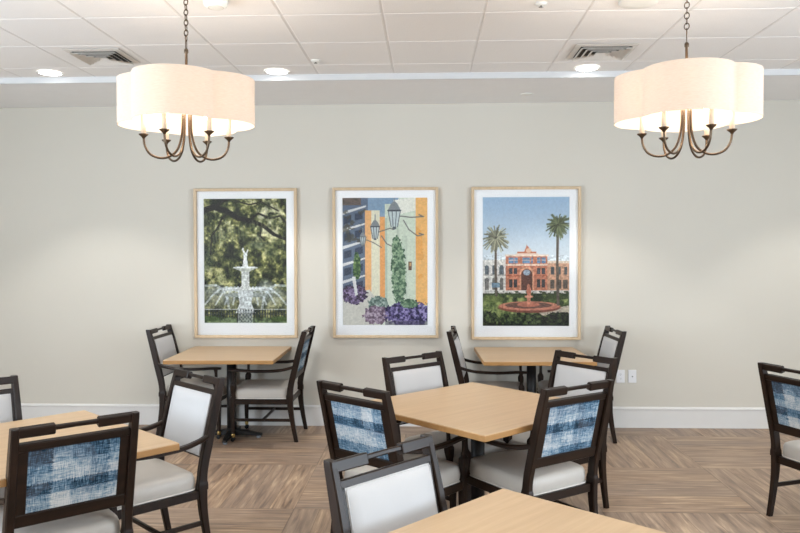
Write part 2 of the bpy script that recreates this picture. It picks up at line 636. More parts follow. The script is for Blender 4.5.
    mb.box(bp(0, .275, -.004), (.372, .008, .276), .002, BR)
    mb.build('plaid_panel', M['plaid'], root)
    # seat frame
    mb = MB()
    mb.box((0, .250, .352), (.44, .026, .046), .003)
    mb.box((0, -.256, .352), (.45, .026, .046), .003)
    for s in (-1, 1):
        mb.box((s * .243, 0, .352), (.026, .48, .046), .003)
    mb.box((0, 0, .360), (.46, .48, .018))
    mb.build('seat_frame', M['dark_x'], root)
    # seat cushion: crowned, tapering slightly to the back
    mb = MB()
    n = 48
    def outline(sc, z, rnd=.16):
        pts = []
        for q in range(n):
            a = 2 * PI * q / n
            ca, sa = math.cos(a), math.sin(a)
            e = 2 / 9.0
            px = math.copysign(abs(ca) ** e, ca) * .243 * sc[0]
            py = math.copysign(abs(sa) ** e, sa) * .262 * sc[1]
            px *= 1 - .025 * (1 - py / .26) / 2
            pts.append((px, py + .012, z))
        return pts
    rr = [outline((.99, .99), .376), outline((1.0, 1.0), .384), outline((1.01, 1.008), .41), outline((1.0, 1.0), .440),
          outline((.975, .975), .456), outline((.91, .91), .467), outline((.62, .62), .476), outline((.25, .25), .479)]
    mb.loft(rr, smooth=True)
    seat = mb.build('seat', M['seat_pad'], root)
    mb = MB()
    lp = [(x * 1.008, .012 + (y - .012) * 1.008, .379) for x, y, z in outline((1.0, 1.0), .379)]
    mb.tube(lp, .0042, 6, closed=True)
    mb.build('piping', M['welt'], seat)
    # stretchers
    for s in (-1, 1):
        rr = [[(px, y, pz) for px, pz in crect(s * .240, .190, .020, .026, .004)] for y in (-.28, .235)]
        rr[0] = [(px, -.28, pz) for px, pz in crect(s * .240, .190, .020, .026, .004)]
        mb = MB(); mb.loft(rr, smooth=False)
        mb.build('stretcher', M['dark_y'], root)
    mb = MB(); mb.box((0, -.02, .190), (.462, .022, .022), .004)
    mb.build('stretcher', M['dark_x'], root)
    return root

W45 = 'dining chairs'
chairs = [
    # name: x, y, angle, label
    ('A', -2.10, 6.815, -1.60, 'armchair on the left side of the small wall table under the fountain picture'),
    ('B', -1.465, 6.715, 1.56, 'armchair right of the small wall table under the fountain picture, facing left'),
    ('K', .590, 6.68, -1.68, 'armchair left of the small wall table under the palm tree picture'),
    ('L', 1.285, 6.74, 1.62, 'armchair right of the small wall table, nearest the wall outlets'),
    ('F', .156, 4.774, -2.402, 'armchair with off-white back below the street picture, behind the middle table'),
    ('I', .755, 4.868, 2.235, 'armchair with off-white back behind the blue plaid one, right of middle table'),
    ('H', .560, 4.262, .625, 'armchair, blue plaid outer back, near right side of the middle table'),
    ('G', -.150, 4.172, -.697, 'armchair, blue plaid outer back, near left side of the middle table'),
    ('D', -1.590, 3.984, 2.385, 'armchair with off-white back, right of the table at the left edge'),
    ('E', -1.724, 3.350, .735, 'foreground armchair at lower left showing its blue plaid outer back'),
    ('J', .119, 2.411, -2.303, 'foreground armchair showing its off-white back, left of the nearest table'),
    ('M', 2.52, 4.65, -1.20, 'armchair with blue plaid outer back, alone at the right edge'),
    ('C', -2.25, 3.70, -2.38, 'armchair with off-white back, cut off by the left edge of the photo'),
]
proto = make_chair()
for i, (nm, x, y, a, lab) in enumerate(chairs):
    o = proto if i == 0 else copy_tree(proto)
    o.location = (x, y, 0)
    o.rotation_euler = (0, 0, a)
    tag(o, 'dark brown ' + lab, 'chair', W45)

# ------------------------------------------------------------------ tables
def make_table(name, size, loc, rz, label, base_rot, base_r):
    root = empty(name, loc, rz)
    tag(root, label, 'table', 'square dining tables')
    h, th = size / 2, .032
    TZ = .76
    mb = MB()
    mb.box((0, 0, TZ - .003), (size - .004, size - .004, .006), .0015)
    top = mb.build('tabletop', M['maple'], root)
    mb = MB()
    mb.box((0, 0, TZ - .003 - th / 2), (size, size, th - .002), .003, seg=2)
    mb.build('edge_band', M['maple_edge'], top)
    mb = MB()
    mb.box((0, 0, TZ - .045), (.42, .06, .022), .004, Matrix.Rotation(base_rot, 4, 'Z'))
    mb.box((0, 0, TZ - .045), (.06, .42, .022), .004, Matrix.Rotation(base_rot, 4, 'Z'))
    mb.lathe([(.07, -.02), (.07, 0.0), (.03, 0.0)], (0, 0, TZ - .056), 20)
    mb.build('top_bracket', M['black_metal'], root)
    mb = MB()
    mb.lathe([(.041, .05), (.041, TZ - .05)], (0, 0, 0), 24)
    mb.lathe([(.055, .045), (.055, .075), (.038, .095)], (0, 0, 0), 24)
    mb.build('column', M['black_metal'], root)
    for k in range(4):
        R = Matrix.Rotation(base_rot + k * PI / 2, 4, 'Z')
        rr = []
        for x, w, zt, zb in ((.03, .060, .082, .028), (.12, .056, .070, .026), (base_r - .05, .048, .048, .022), (base_r, .040, .040, .022)):
            rr.append([R @ Vector((x, py, pz)) for py, pz in crect(0, (zt + zb) / 2, w, zt - zb, .006)])
        mb = MB(); mb.loft(rr, smooth=False)
        foot = mb.build('base_foot', M['black_metal'], root)
        p = R @ Vector((base_r - .03, 0, 0))
        mb = MB(); mb.lathe([(.016, 0.0), (.020, .003), (.020, .014), (.008, .016), (.008, .024)], (p.x, p.y, 0), 16)
        mb.build('glide', M['grey_glide'], foot)
    return root

make_table('dining_table', .924, (-1.7575, 6.6127, 0), .02, 'small square maple-topped table against the wall below the fountain picture', PI / 2, .27)
make_table('dining_table', .924, (.9028, 6.60, 0), .0234, 'small square maple-topped table against the wall below the palm tree picture', PI / 2, .27)
make_table('dining_table', 1.063, (.2909, 4.4315, 0), PI / 4 - .0176, 'square maple-topped table in the middle of the view set cornerwise, with four chairs around', 0, .33)
make_table('dining_table', 1.063, (-1.932, 3.463, 0), math.radians(48), 'square maple-topped table at the left edge of the view behind the blue plaid chair back', 0, .33)
make_table('dining_table', 1.063, (.324, 2.119, 0), math.radians(48), 'nearest square maple-topped table, cut by the bottom edge of the view', 0, .33)

# ------------------------------------------------------------------ framed photographs
def vnoise(w, h, sx, sy, seed, octv=3):
    rs = np.random.RandomState(seed)
    out = np.zeros((h, w)); amp = 1; tot = 0
    for o in range(octv):
        gx, gy = max(2, int(sx * 2 ** o) + 2), max(2, int(sy * 2 ** o) + 2)
        g = rs.rand(gy, gx)
        xs = np.linspace(0, gx - 1.001, w); ys = np.linspace(0, gy - 1.001, h)
        xi, yi = xs.astype(int), ys.astype(int)
        xf, yf = xs - xi, ys - yi
        xf = xf * xf * (3 - 2 * xf); yf = yf * yf * (3 - 2 * yf)
        a = g[yi][:, xi]; b = g[yi][:, xi + 1]; c = g[yi + 1][:, xi]; d = g[yi + 1][:, xi + 1]
        out += amp * ((a * (1 - xf) + b * xf) * (1 - yf[:, None]) + (c * (1 - xf) + d * xf) * yf[:, None])
        tot += amp; amp *= .6
    out /= tot
    return (out - out.min()) / (out.max() - out.min())

PW, PH = 150, 220
U, V = np.meshgrid((np.arange(PW) + .5) / PW, (np.arange(PH) + .5) / PH)
class Paint:
    def __init__(self, bg):
        self.a = np.ones((PH, PW, 3)) * np.array(bg, float)
    def m(self, mask, col, al=1.0):
        mask = np.clip(np.asarray(mask, float), 0, 1)[..., None] * al
        col = np.asarray(col, float)
        self.a = self.a * (1 - mask) + col * mask
    def rect(self, x0, y0, x1, y1, col, al=1.0):
        self.m((U >= x0) & (U < x1) & (V >= y0) & (V < y1), col, al)
    def ell(self, cx, cy, rx, ry, col, al=1.0):
        d = ((U - cx) / rx) ** 2 + ((V - cy) / ry) ** 2
        self.m(np.clip((1.08 - d) * 6, 0, 1), col, al)
    def poly(self, pts, col, al=1.0):
        ins = np.zeros(U.shape, bool)
        n = len(pts)
        for i in range(n):
            x1, y1 = pts[i]; x2, y2 = pts[(i + 1) % n]
            if y1 == y2: continue
            c = ((V >= min(y1, y2)) & (V < max(y1, y2)) & (U < (V - y1) * (x2 - x1) / (y2 - y1) + x1))
            ins ^= c
        self.m(ins, col, al)
    def line(self, pts, w, col, al=1.0, w2=None):
        n = len(pts) - 1
        for i in range(n):
            (x1, y1), (x2, y2) = pts[i], pts[i + 1]
            ww = w if w2 is None else w + (w2 - w) * i / n
            ax, ay = U * .68, V
            X1, X2 = x1 * .68, x2 * .68
            dx, dy = X2 - X1, y2 - y1
            tt = np.clip(((ax - X1) * dx + (ay - y1) * dy) / (dx * dx + dy * dy + 1e-9), 0, 1)
            d = np.hypot(ax - X1 - tt * dx, ay - y1 - tt * dy)
            self.m(np.clip((ww - d) * 260 + .5, 0, 1), col, al)

def ramp3(n, stops):
    out = np.zeros(n.shape + (3,))
    ps = [s[0] for s in stops]
    for k in range(3):
        out[..., k] = np.interp(n, ps, [s[1][k] for s in stops])
    return out

# --- fountain under oak branches
n1 = vnoise(PW, PH, 14, 20, 1, 4); n2 = vnoise(PW, PH, 4, 5, 2, 2); n3 = vnoise(PW, PH, 34, 50, 3, 2)
p = Paint((70, 85, 60))
p.m(np.ones_like(U), ramp3(np.clip(.55 * n1 + .25 * n2 + .3 * n3 - .05, 0, 1), [(.27, (22, 28, 18)), (.43, (58, 66, 38)), (.56, (122, 124, 72)), (.70, (204, 200, 142))]))
light = np.clip((n2 * .8 + n1 * .6 - .72) * 4, 0, 1) * np.clip((.42 - V) * 5, 0, 1)
p.m(light, (224, 222, 190), .9)
p.m(np.clip((n2 - .45) * 3, 0, 1) * ((V > .35) & (V < .75)), (30, 48, 38), .5)
p.line([(-.02, .10), (.12, .07), (.28, .10), (.42, .16), (.58, .18), (.72, .22), (.85, .29), (1.0, .33)], .024, (26, 24, 22), 1, .011)
p.line([(.15, .07), (.24, .02), (.36, -.02)], .012, (30, 28, 24))
p.line([(.30, .11), (.22, .16), (.18, .22), (.10, .30), (.08, .45)], .009, (32, 30, 26), 1, .004)
p.line([(.55, .18), (.66, .12), (.80, .16), (.92, .14), (1.0, .20)], .008, (34, 32, 26))
p.line([(.70, .22), (.68, .30), (.74, .34)], .006, (34, 32, 26))
p.line([(.40, .02), (.55, .05), (.7, .03), (.9, .1)], .006, (40, 38, 28))
for k in range(26):
    xx = .03 + .94 * ((k * .618) % 1); yy = .12 + .2 * ((k * .377) % 1)
    p.line([(xx, yy), (xx + .01, yy + .06 + .05 * ((k * .23) % 1))], .006, (122, 130, 96), .45)
for cxs, cys, rxs, rys in ((.14, .77, .20, .10), (.30, .78, .14, .08), (.74, .73, .12, .10), (.84, .78, .18, .09), (.66, .80, .12, .07)):
    dd = ((U - cxs) / rxs) ** 2 + ((V - cys) / rys) ** 2
    p.m(np.clip(1 - dd, 0, 1) * (.35 + .65 * n3), (222, 230, 232), .85)
W_ = (226, 230, 230)
p.m((V > .76) & (V < .90), ramp3(n1, [(.3, (70, 76, 66)), (.7, (150, 150, 120))]), .6)
pass
for s in (-1, 1):
    for q, dx in enumerate((.10, .20, .31, .44)):
        pts = [(.5 + s * (.05 + dx * tt), .76 - .07 * math.sin(tt * 3.0) + .10 * tt * tt) for tt in (0, .2, .4, .6, .8, 1)]
        p.line(pts, .007, (228, 236, 240), .6)
    p.line([(.5 + s * .48, .70), (.5 + s * .36, .695), (.5 + s * .27, .73), (.5 + s * .22, .80), (.5 + s * .20, .88)], .010, (228, 236, 240), .55)
p.ell(.5, .775, .27, .018, (150, 158, 152)); p.ell(.5, .728, .29, .014, W_); p.rect(.24, .728, .76, .742, (196, 202, 200))
p.poly([(.40, .74), (.60, .74), (.57, .84), (.62, .92), (.38, .92), (.43, .84)], (206, 212, 212))
p.poly([(.455, .58), (.545, .58), (.55, .70), (.58, .73), (.42, .73), (.45, .70)], (214, 218, 214))
p.ell(.5, .555, .15, .012, W_); p.poly([(.36, .557), (.64, .557), (.55, .585), (.45, .585)], (190, 194, 184))
p.poly([(.465, .55), (.535, .55), (.52, .48), (.525, .45), (.50, .43), (.475, .45), (.48, .48)], (222, 226, 224))
p.line([(.5, .45), (.47, .41), (.475, .40)], .007, W_); p.line([(.51, .45), (.53, .415)], .006, W_)
p.m((V > .885) & (V < .965) & (np.sin(U * 190) > .1), (42, 52, 52), .8)
p.rect(0, .885, 1, .893, (214, 218, 216), .8); p.rect(0, .925, 1, .932, (60, 66, 64), .8)
p.m((V > .955), ramp3(n1, [(.3, (52, 66, 44)), (.7, (120, 138, 96))]))
p.ell(.08, .965, .10, .022, (70, 92, 50), .9); p.ell(.9, .965, .10, .022, (70, 92, 50), .9)
p.rect(.395, .92, .405, 1, (40, 42, 44)); p.rect(.595, .92, .605, 1, (40, 42, 44))
p.rect(.41, .9, .59, 1, (176, 182, 182), .7); p.m((V > .92) & (U > .42) & (U < .58) & (np.sin(U * 150) * np.sin(V * 190) > .2), (60, 66, 66), .8)
rsn = np.random.RandomState(5)
def grain(a, amt, seed):
    g = vnoise(PW, PH, 60, 88, seed, 2) - .5
    return a * (1 + amt * g[..., None])
art_fountain = grain(p.a, .55, 61)

# --- street with lanterns
n1 = vnoise(PW, PH, 18, 26, 11, 4); n2 = vnoise(PW, PH, 5, 6, 12, 2); n3 = vnoise(PW, PH, 40, 55, 13, 2)
p = Paint((205, 212, 196))
p.rect(.20, 0, .66, .15, (128, 152, 174)); p.poly([(.2, 0), (.66, 0), (.60, .1), (.36, .14), (.2, .12)], (120, 146, 170))
p.rect(0, 0, .30, .74, (88, 102, 122))
for k in range(5):
    y0_ = .06 + k * .135
    p.poly([(0, y0_ + .05), (.28, y0_), (.28, y0_ + .012), (0, y0_ + .075)], (206, 208, 208))
    p.poly([(.02, y0_ + .09), (.11, y0_ + .075), (.11, y0_ + .13), (.02, y0_ + .15)], (48, 58, 76))
    p.poly([(.15, y0_ + .065), (.24, y0_ + .05), (.24, y0_ + .105), (.15, y0_ + .12)], (52, 62, 82))
p.rect(0, 0, .22, .06, (96, 78, 66), .8)
p.m((U < .3) & (V < .35) & (n1 > .62), (62, 60, 50), .7)
p.rect(.27, .10, .34, .80, (224, 170, 112)); p.rect(.34, .10, .44, .80, (216, 214, 190)); p.rect(.44, .15, .50, .78, (222, 156, 92))
p.rect(.50, .05, .86, .84, (198, 208, 190)); p.poly([(.60, .02), (.86, .0), (.86, .10), (.62, .14)], (222, 222, 210))
p.rect(.50, .16, .53, .80, (170, 186, 168)); p.rect(.64, .10, .66, .80, (178, 190, 172)); p.rect(.70, .30, .76, .78, (184, 196, 178))
p.poly([(.86, 0), (1, 0), (1, .84), (.86, .84)], (222, 160, 84)); p.m((U > .86) & (n2 > .5) & (V < .84), (230, 184, 116), .6)
p.rect(.775, .50, .815, .57, (96, 70, 54)); p.rect(.785, .51, .805, .535, (190, 150, 100))
p.poly([(0, .76), (.32, .72), (.42, .82), (.42, 1), (0, 1)], (196, 194, 184))
def lantern(cx, cy, s, col=(112, 120, 126)):
    p.line([(cx, cy - 1.1 * s), (cx, cy - .7 * s)], .004, col)
    p.poly([(cx - .09 * s / .2, cy - .35 * s), (cx - .05 * s / .2, cy - .62 * s), (cx - .02 * s / .2, cy - .75 * s), (cx + .02 * s / .2, cy - .75 * s), (cx + .05 * s / .2, cy - .62 * s), (cx + .09 * s / .2, cy - .35 * s)], (124, 130, 134))
    p.poly([(cx - .105 * s / .2, cy - .35 * s), (cx + .105 * s / .2, cy - .35 * s), (cx + .095 * s / .2, cy - .28 * s), (cx - .095 * s / .2, cy - .28 * s)], (70, 76, 84))
    p.poly([(cx - .085 * s / .2, cy - .28 * s), (cx + .085 * s / .2, cy - .28 * s), (cx + .045 * s / .2, cy + .45 * s), (cx - .045 * s / .2, cy + .45 * s)], (186, 198, 198))
    for dx in (-.085, -.03, .03, .085):
        p.line([(cx + dx * s / .2, cy - .28 * s), (cx + dx * .53 * s / .2, cy + .45 * s)], .0032, (84, 92, 100))
    p.ell(cx, cy + .5 * s, .03 * s / .2, .07 * s, (84, 92, 98))
gr = (104, 104, 100)
p.line([(.62, .14), (.80, .155), (.95, .15), (.90, .135)], .0045, gr); p.line([(.72, .18), (.78, .25), (.88, .30), (.95, .29), (.90, .28)], .0045, gr)
p.line([(.42, .27), (.56, .24), (.60, .25)], .004, gr); p.line([(.46, .30), (.52, .36), (.58, .38)], .004, gr)
p.line([(.28, .33), (.36, .35), (.46, .39)], .0035, gr)
lantern(.61, .155, .165); lantern(.385, .265, .12); lantern(.24, .335, .085)
def bush(cx, cy, rx, ry, cols, seed, dens=.45, thr=0):
    d = ((U - cx) / rx) ** 2 + ((V - cy) / ry) ** 2
    nn = vnoise(PW, PH, 46, 66, seed, 2)
    msk = (d + (nn - .5) * .9 < 1)
    p.m(msk, ramp3(nn, [(.25, cols[0]), (.5, cols[1]), (.75, cols[2])]))
gc = ((58, 84, 66), (98, 128, 98), (150, 172, 138))
bush(.66, .60, .085, .25, gc, 20); bush(.63, .40, .05, .10, gc, 21); bush(.17, .54, .045, .11, ((40, 66, 44), (78, 108, 60), (120, 146, 90)), 22)
bush(.42, .84, .12, .07, ((70, 92, 84), (120, 140, 130), (176, 190, 180)), 23)
pc = ((44, 34, 52), (92, 76, 110), (150, 134, 168))
bush(.14, .76, .15, .075, pc, 24); bush(.40, .92, .16, .07, ((84, 66, 82), (132, 112, 132), (180, 166, 178)), 25)
bush(.78, .91, .30, .10, ((30, 26, 52), (78, 68, 116), (150, 140, 186)), 26); bush(.78, .83, .1, .035, gc, 27)
p.rect(.50, .965, 1, 1, (52, 48, 66), .5)
p.poly([(.11, .62), (.15, .62), (.18, .76), (.15, .77)], (214, 216, 214))
p.a = p.a * .97 + 14
art_street = grain(p.a, .12, 62)

# --- square with palm trees
n1 = vnoise(PW, PH, 20, 28, 31, 4); n2 = vnoise(PW, PH, 4, 6, 32, 2)
p = Paint((180, 200, 215))
p.m(np.ones_like(U), ramp3(np.clip(V * 1.9, 0, 1), [(0, (158, 186, 212)), (1, (214, 221, 224))]))
p.rect(0, .50, .27, .75, (208, 206, 200)); p.rect(0, .485, .27, .50, (224, 222, 216)); p.rect(0, .60, .27, .61, (176, 172, 166))
for k in range(3):
    cx_ = .05 + k * .085
    p.rect(cx_ - .024, .545, cx_ + .024, .60, (96, 104, 110)); p.ell(cx_, .545, .024, .018, (96, 104, 110))
    p.rect(cx_ - .022, .64, cx_ + .022, .72, (110, 108, 104)); p.ell(cx_, .64, .022, .016, (110, 108, 104))
p.rect(.75, .51, 1, .75, (190, 150, 124)); p.rect(.75, .495, 1, .512, (214, 196, 176))
for k in range(3):
    p.rect(.79 + k * .075, .54, .825 + k * .075, .60, (84, 88, 90)); p.rect(.78 + k * .075, .64, .83 + k * .075, .71, (92, 84, 76))
br = (180, 118, 94)
p.rect(.27, .46, .75, .745, br); p.m((U > .27) & (U < .75) & (V > .46) & (V < .745) & (n1 > .5), (204, 136, 106), .5)
p.poly([(.40, .425), (.48, .425), (.51, .37), (.57, .425), (.62, .425), (.62, .44), (.40, .44)], (186, 118, 92)); p.ell(.53, .415, .03, .018, (214, 180, 156))
p.rect(.39, .437, .64, .446, (226, 206, 188))
p.rect(.26, .447, .76, .458, (222, 204, 186)); p.rect(.27, .52, .75, .53, (220, 196, 174)); p.rect(.27, .605, .75, .613, (170, 100, 76))
for a, b in ((.30, .36), (.37, .41), (.46, .55), (.56, .58), (.63, .67), (.68, .73)):
    p.rect(a, .468, b, .512, (104, 136, 166)); p.rect(a, .488, b, .491, (206, 196, 186))
for a, b in ((.31, .40), (.63, .72)):
    p.rect(a, .548, b, .597, (70, 72, 78)); p.rect(a, .635, b, .70, (66, 64, 66)); p.rect((a + b) / 2 - .006, .548, (a + b) / 2 + .006, .70, (196, 132, 104))
p.ell(.51, .60, .085, .06, (214, 160, 130)); p.rect(.425, .60, .595, .745, (206, 150, 120)); p.ell(.51, .605, .066, .048, (84, 56, 50)); p.rect(.444, .60, .576, .745, (92, 62, 54)); p.ell(.51, .585, .04, .022, (150, 168, 184))
p.m((V > .735), ramp3(np.clip(n1 * .9 + n2 * .3 - .1, 0, 1), [(.25, (34, 46, 28)), (.5, (70, 88, 48)), (.75, (140, 152, 92))]))
p.rect(0, .725, 1, .745, (206, 204, 198)); p.m((V > .725) & (V < .76) & (n1 > .5), (60, 70, 44))
p.poly([(.62, .88), (1, .84), (1, .90), (.7, .92)], (186, 176, 158))
p.ell(.54, .855, .36, .042, (120, 70, 58)); p.ell(.54, .843, .35, .036, (190, 126, 104)); p.ell(.53, .838, .27, .024, (104, 76, 66)); p.ell(.53, .832, .13, .02, (178, 112, 92))
p.poly([(.50, .83), (.57, .83), (.55, .79), (.57, .77), (.50, .77), (.515, .79)], (196, 132, 108)); p.ell(.535, .77, .05, .010, (206, 146, 122)); p.ell(.535, .73, .028, .035, (186, 118, 96)); p.ell(.53, .69, .016, .018, (190, 124, 100))
p.ell(.12, .79, .13, .028, (98, 112, 60), .8); p.ell(.40, .765, .07, .014, (60, 76, 42), .9); p.ell(.86, .775, .14, .02, (56, 70, 40), .9)
bushc = ((18, 26, 18), (42, 54, 32), (84, 100, 58))
bush(.45, .955, .34, .055, bushc, 40); bush(.88, .95, .2, .06, ((14, 18, 14), (30, 38, 26), (60, 70, 42)), 41); bush(.06, .94, .12, .06, bushc, 42)
p.rect(0, .985, 1, 1, (26, 30, 22), .8)
def palm(cx, cy, r, base, tw, shade):
    p.line([(cx + .005, base), (cx - .005, (cy + base) / 2), (cx, cy)], tw, (94, 84, 74), 1, tw * .8)
    rs = np.random.RandomState(int(cx * 1000))
    p.ell(cx, cy + .01, r * .6, r * .42, tuple(q * .5 for q in shade), .8)
    for k in range(80):
        a = rs.rand() * 2 * PI
        L = r * (.55 + .55 * rs.rand())
        ex, ey = cx + L * math.cos(a), cy + .66 * L * math.sin(a) + .012
        f = .55 + .75 * rs.rand()
        p.line([(cx + .2 * L * math.cos(a), cy + .12 * L * math.sin(a)), ((cx + ex) / 2, (cy + ey) / 2 - .008), (ex, ey)], .0042, tuple(min(255, q * f) for q in shade), .9)
palm(.155, .315, .155, .76, .010, (150, 150, 128)); palm(.865, .215, .145, .83, .011, (104, 112, 82))
p.rect(.11, .665, .2, .70, (110, 140, 160), .9)
art_palms = np.where((V < .45)[..., None], grain(p.a, .06, 63), grain(p.a, .45, 64))

def art_mat():
    t = NT('printed_photograph')
    a = t.n('ShaderNodeAttribute', attribute_name='print')
    t.principled(a.outputs['Color'], .6, 0, None, .3)
    return t.m
M['art'] = art_mat()

def picture(x0, x1, z0, z1, ix0, ix1, iz0, iz1, art, label):
    cx_, cz_ = (x0 + x1) / 2, (z0 + z1) / 2
    root = empty('framed_picture', (cx_, D, cz_))
    tag(root, label, 'picture', 'framed pictures on the back wall')
    fw, fd = .026, .042
    w, h = (x1 - x0) / 2, (z1 - z0) / 2
    mb = MB()
    # mitred frame: profile swept round the four corners
    rings = []
    for sx, sz in ((-1, -1), (1, -1), (1, 1), (-1, 1)):
        prof = [(w, h, -.003), (w, h, -fd + .003), (w - .003, h - .003, -fd), (w - fw + .003, h - fw + .003, -fd), (w - fw, h - fw, -fd + .003), (w - fw, h - fw, -.003)]
        rings.append([(sx * a, d, sz * b) for a, b, d in prof])
    mb.loft(rings, smooth=False, closed=True)
    mb.build('frame', M['frame_wood'], root)
    # mat with window: bevelled opening
    a0, a1, b0, b1 = ix0 - cx_, ix1 - cx_, iz0 - cz_, iz1 - cz_
    W2, H2 = w - fw + .002, h - fw + .002
    outer = [(-W2, -.018, -H2), (W2, -.018, -H2), (W2, -.018, H2), (-W2, -.018, H2)]
    inner = [(a0, -.018, b0), (a1, -.018, b0), (a1, -.018, b1), (a0, -.018, b1)]
    k = .003
    inn2 = [(a0 + k, -.0145, b0 + k), (a1 - k, -.0145, b0 + k), (a1 - k, -.0145, b1 - k), (a0 + k, -.0145, b1 - k)]
    back = [(-W2, -.012, -H2), (W2, -.012, -H2), (W2, -.012, H2), (-W2, -.012, H2)]
    vs = outer + inner + inn2 + back
    fs = []
    for i in range(4):
        j = (i + 1) % 4
        fs += [(i, j, 4 + j, 4 + i), (4 + i, 4 + j, 8 + j, 8 + i), (12 + i, 12 + j, j, i)]
    mb = MB(); mb.add(vs, fs)
    mb.build('mat', M['mat_board'], root)
    # print: fine grid with its pattern in a colour attribute
    H_, W_n = art.shape[:2]
    xs = np.linspace(a0, a1, W_n + 1); zs = np.linspace(b1, b0, H_ + 1)
    vs = [(float(x), -.0135, float(z)) for z in zs for x in xs]
    fs = [(r * (W_n + 1) + c_, (r + 1) * (W_n + 1) + c_, (r + 1) * (W_n + 1) + c_ + 1, r * (W_n + 1) + c_ + 1) for r in range(H_) for c_ in range(W_n)]
    me = bpy.data.meshes.new('print'); me.from_pydata(vs, [], fs)
    at = me.color_attributes.new('print', 'FLOAT_COLOR', 'CORNER')
    c_ = np.clip(art, 0, 255) / 255.0
    lin = np.where(c_ <= .04045, c_ / 12.92, ((c_ + .055) / 1.055) ** 2.4).reshape(-1, 3)
    rgba = np.ones((len(fs), 4, 4), np.float32)
    rgba[:, :, :3] = lin[:, None, :]
    at.data.foreach_set('color', rgba.ravel())
    me.materials.append(M['art'])
    o = bpy.data.objects.new('print', me); COL.objects.link(o); o.parent = root
    mb = MB(); mb.box((0, -.027, 0), (2 * W2, .003, 2 * H2))
    mb.build('glass', M['glass'], root)
    return root

picture(-2.229, -1.243, .840, 2.261, -2.140, -1.343, .979, 2.167, art_fountain, 'leftmost framed photograph of a white fountain under oak branches, white mat and pale wood frame')
picture(-.903, .095, .842, 2.263, -.813, -.005, .960, 2.169, art_street, 'middle framed photograph of street lanterns and purple flowers by an orange building')
picture(.405, 1.425, .828, 2.263, .510, 1.323, .954, 2.169, art_palms, 'rightmost framed photograph of a brick building between two palm trees under blue sky')

# ------------------------------------------------------------------ outlets
def plate(cx_, label, kind):
    root = empty('wall_outlet', (cx_, D, .483))
    tag(root, label, 'outlet')
    mb = MB(); mb.box((0, -.004, 0), (.076, .008, .122), .0025, seg=2)
    pl_ = mb.build('cover_plate', M['plate'], root)
    if kind == 'duplex':
        for s in (-1, 1):
            mb = MB()
            rr = []
            for yq in (-.0075, -.0105):
                rr.append([(.0165 * math.copysign(abs(math.cos(a)) ** .7, math.cos(a)), yq, s * .0195 + .0145 * math.copysign(abs(math.sin(a)) ** .7, math.sin(a))) for a in [2 * PI * q / 24 for q in range(24)]])
            mb.loft(rr, smooth=False)
            so = mb.build('socket', M['plate'], root)
            mb = MB()
            mb.box((-.006, -.0108, s * .0195 + .003), (.002, .0008, .008)); mb.box((.006, -.0108, s * .0195 + .003), (.002, .0008, .007))
            mb.lathe([(.0025, -.0004), (.0025, .0004)], (0, 0, 0), 10)
            for q in range(len(mb.v) - 20, len(mb.v)):
                x, y, z = mb.v[q]; mb.v[q] = (x, -.0108 + z, y + s * .0195 - .007)
            mb.build('slots', M['slot'], so)
    else:
        mb = MB()
        mb.box((0, -.0095, .0), (.016, .004, .016), .001)
        mb.build('jack_body', M['plate'], root)
        mb = MB(); mb.box((0, -.0118, -.001), (.011, .0012, .010))
        mb.build('jack', M['slot'], root)
    return root
plate(1.803, 'white duplex power outlet on the back wall, the left of the two plates', 'duplex')
plate(1.912, 'white data jack plate on the back wall, the right of the two plates', 'data')

# ------------------------------------------------------------------ ceiling fittings
def vent(x0, x1, y0, y1, label):
    cx_, cy_ = (x0 + x1) / 2, (y0 + y1) / 2
    root = empty('ceiling_vent', (cx_, cy_, ZC))
    tag(root, label, 'vent', 'ceiling vents')
    w, h = (x1 - x0) / 2, (y1 - y0) / 2
    def ringbox(mb, wo, ho, zo, wi, hi, zi, th=.0015):
        r = []
        for sx, sy in ((-1, -1), (1, -1), (1, 1), (-1, 1)):
            r.append([(sx * wo, sy * ho, zo), (sx * wo, sy * ho, zo - th), (sx * wi, sy * hi, zi - th), (sx * wi, sy * hi, zi)])
        mb.loft(r, smooth=False, closed=True)
    mb = MB()
    ringbox(mb, w + .035, h + .035, -.0075, w, h, -.014, .003)
    mb.build('frame', M['louvre'], root)
    mb = MB(); mb.box((0, 0, -.0085), (2 * w, 2 * h, .002))
    mb.build('duct_opening', M['duct'], root)
    for k in range(4):
        f0 = 1 - k * .235
        f1 = f0 - .15
        mb = MB()
        ringbox(mb, w * f0, h * f0, -.030, w * f1, h * f1, -.012, .002)
        mb.build('louvre', M['louvre'], root)
    return root
vent(1.06, 1.42, 5.27, 5.60, 'square white louvred ceiling vent, the right one, left of the right chandelier')
vent(-2.53, -2.20, 5.235, 5.575, 'square white louvred ceiling vent, the left one, left of the left chandelier')

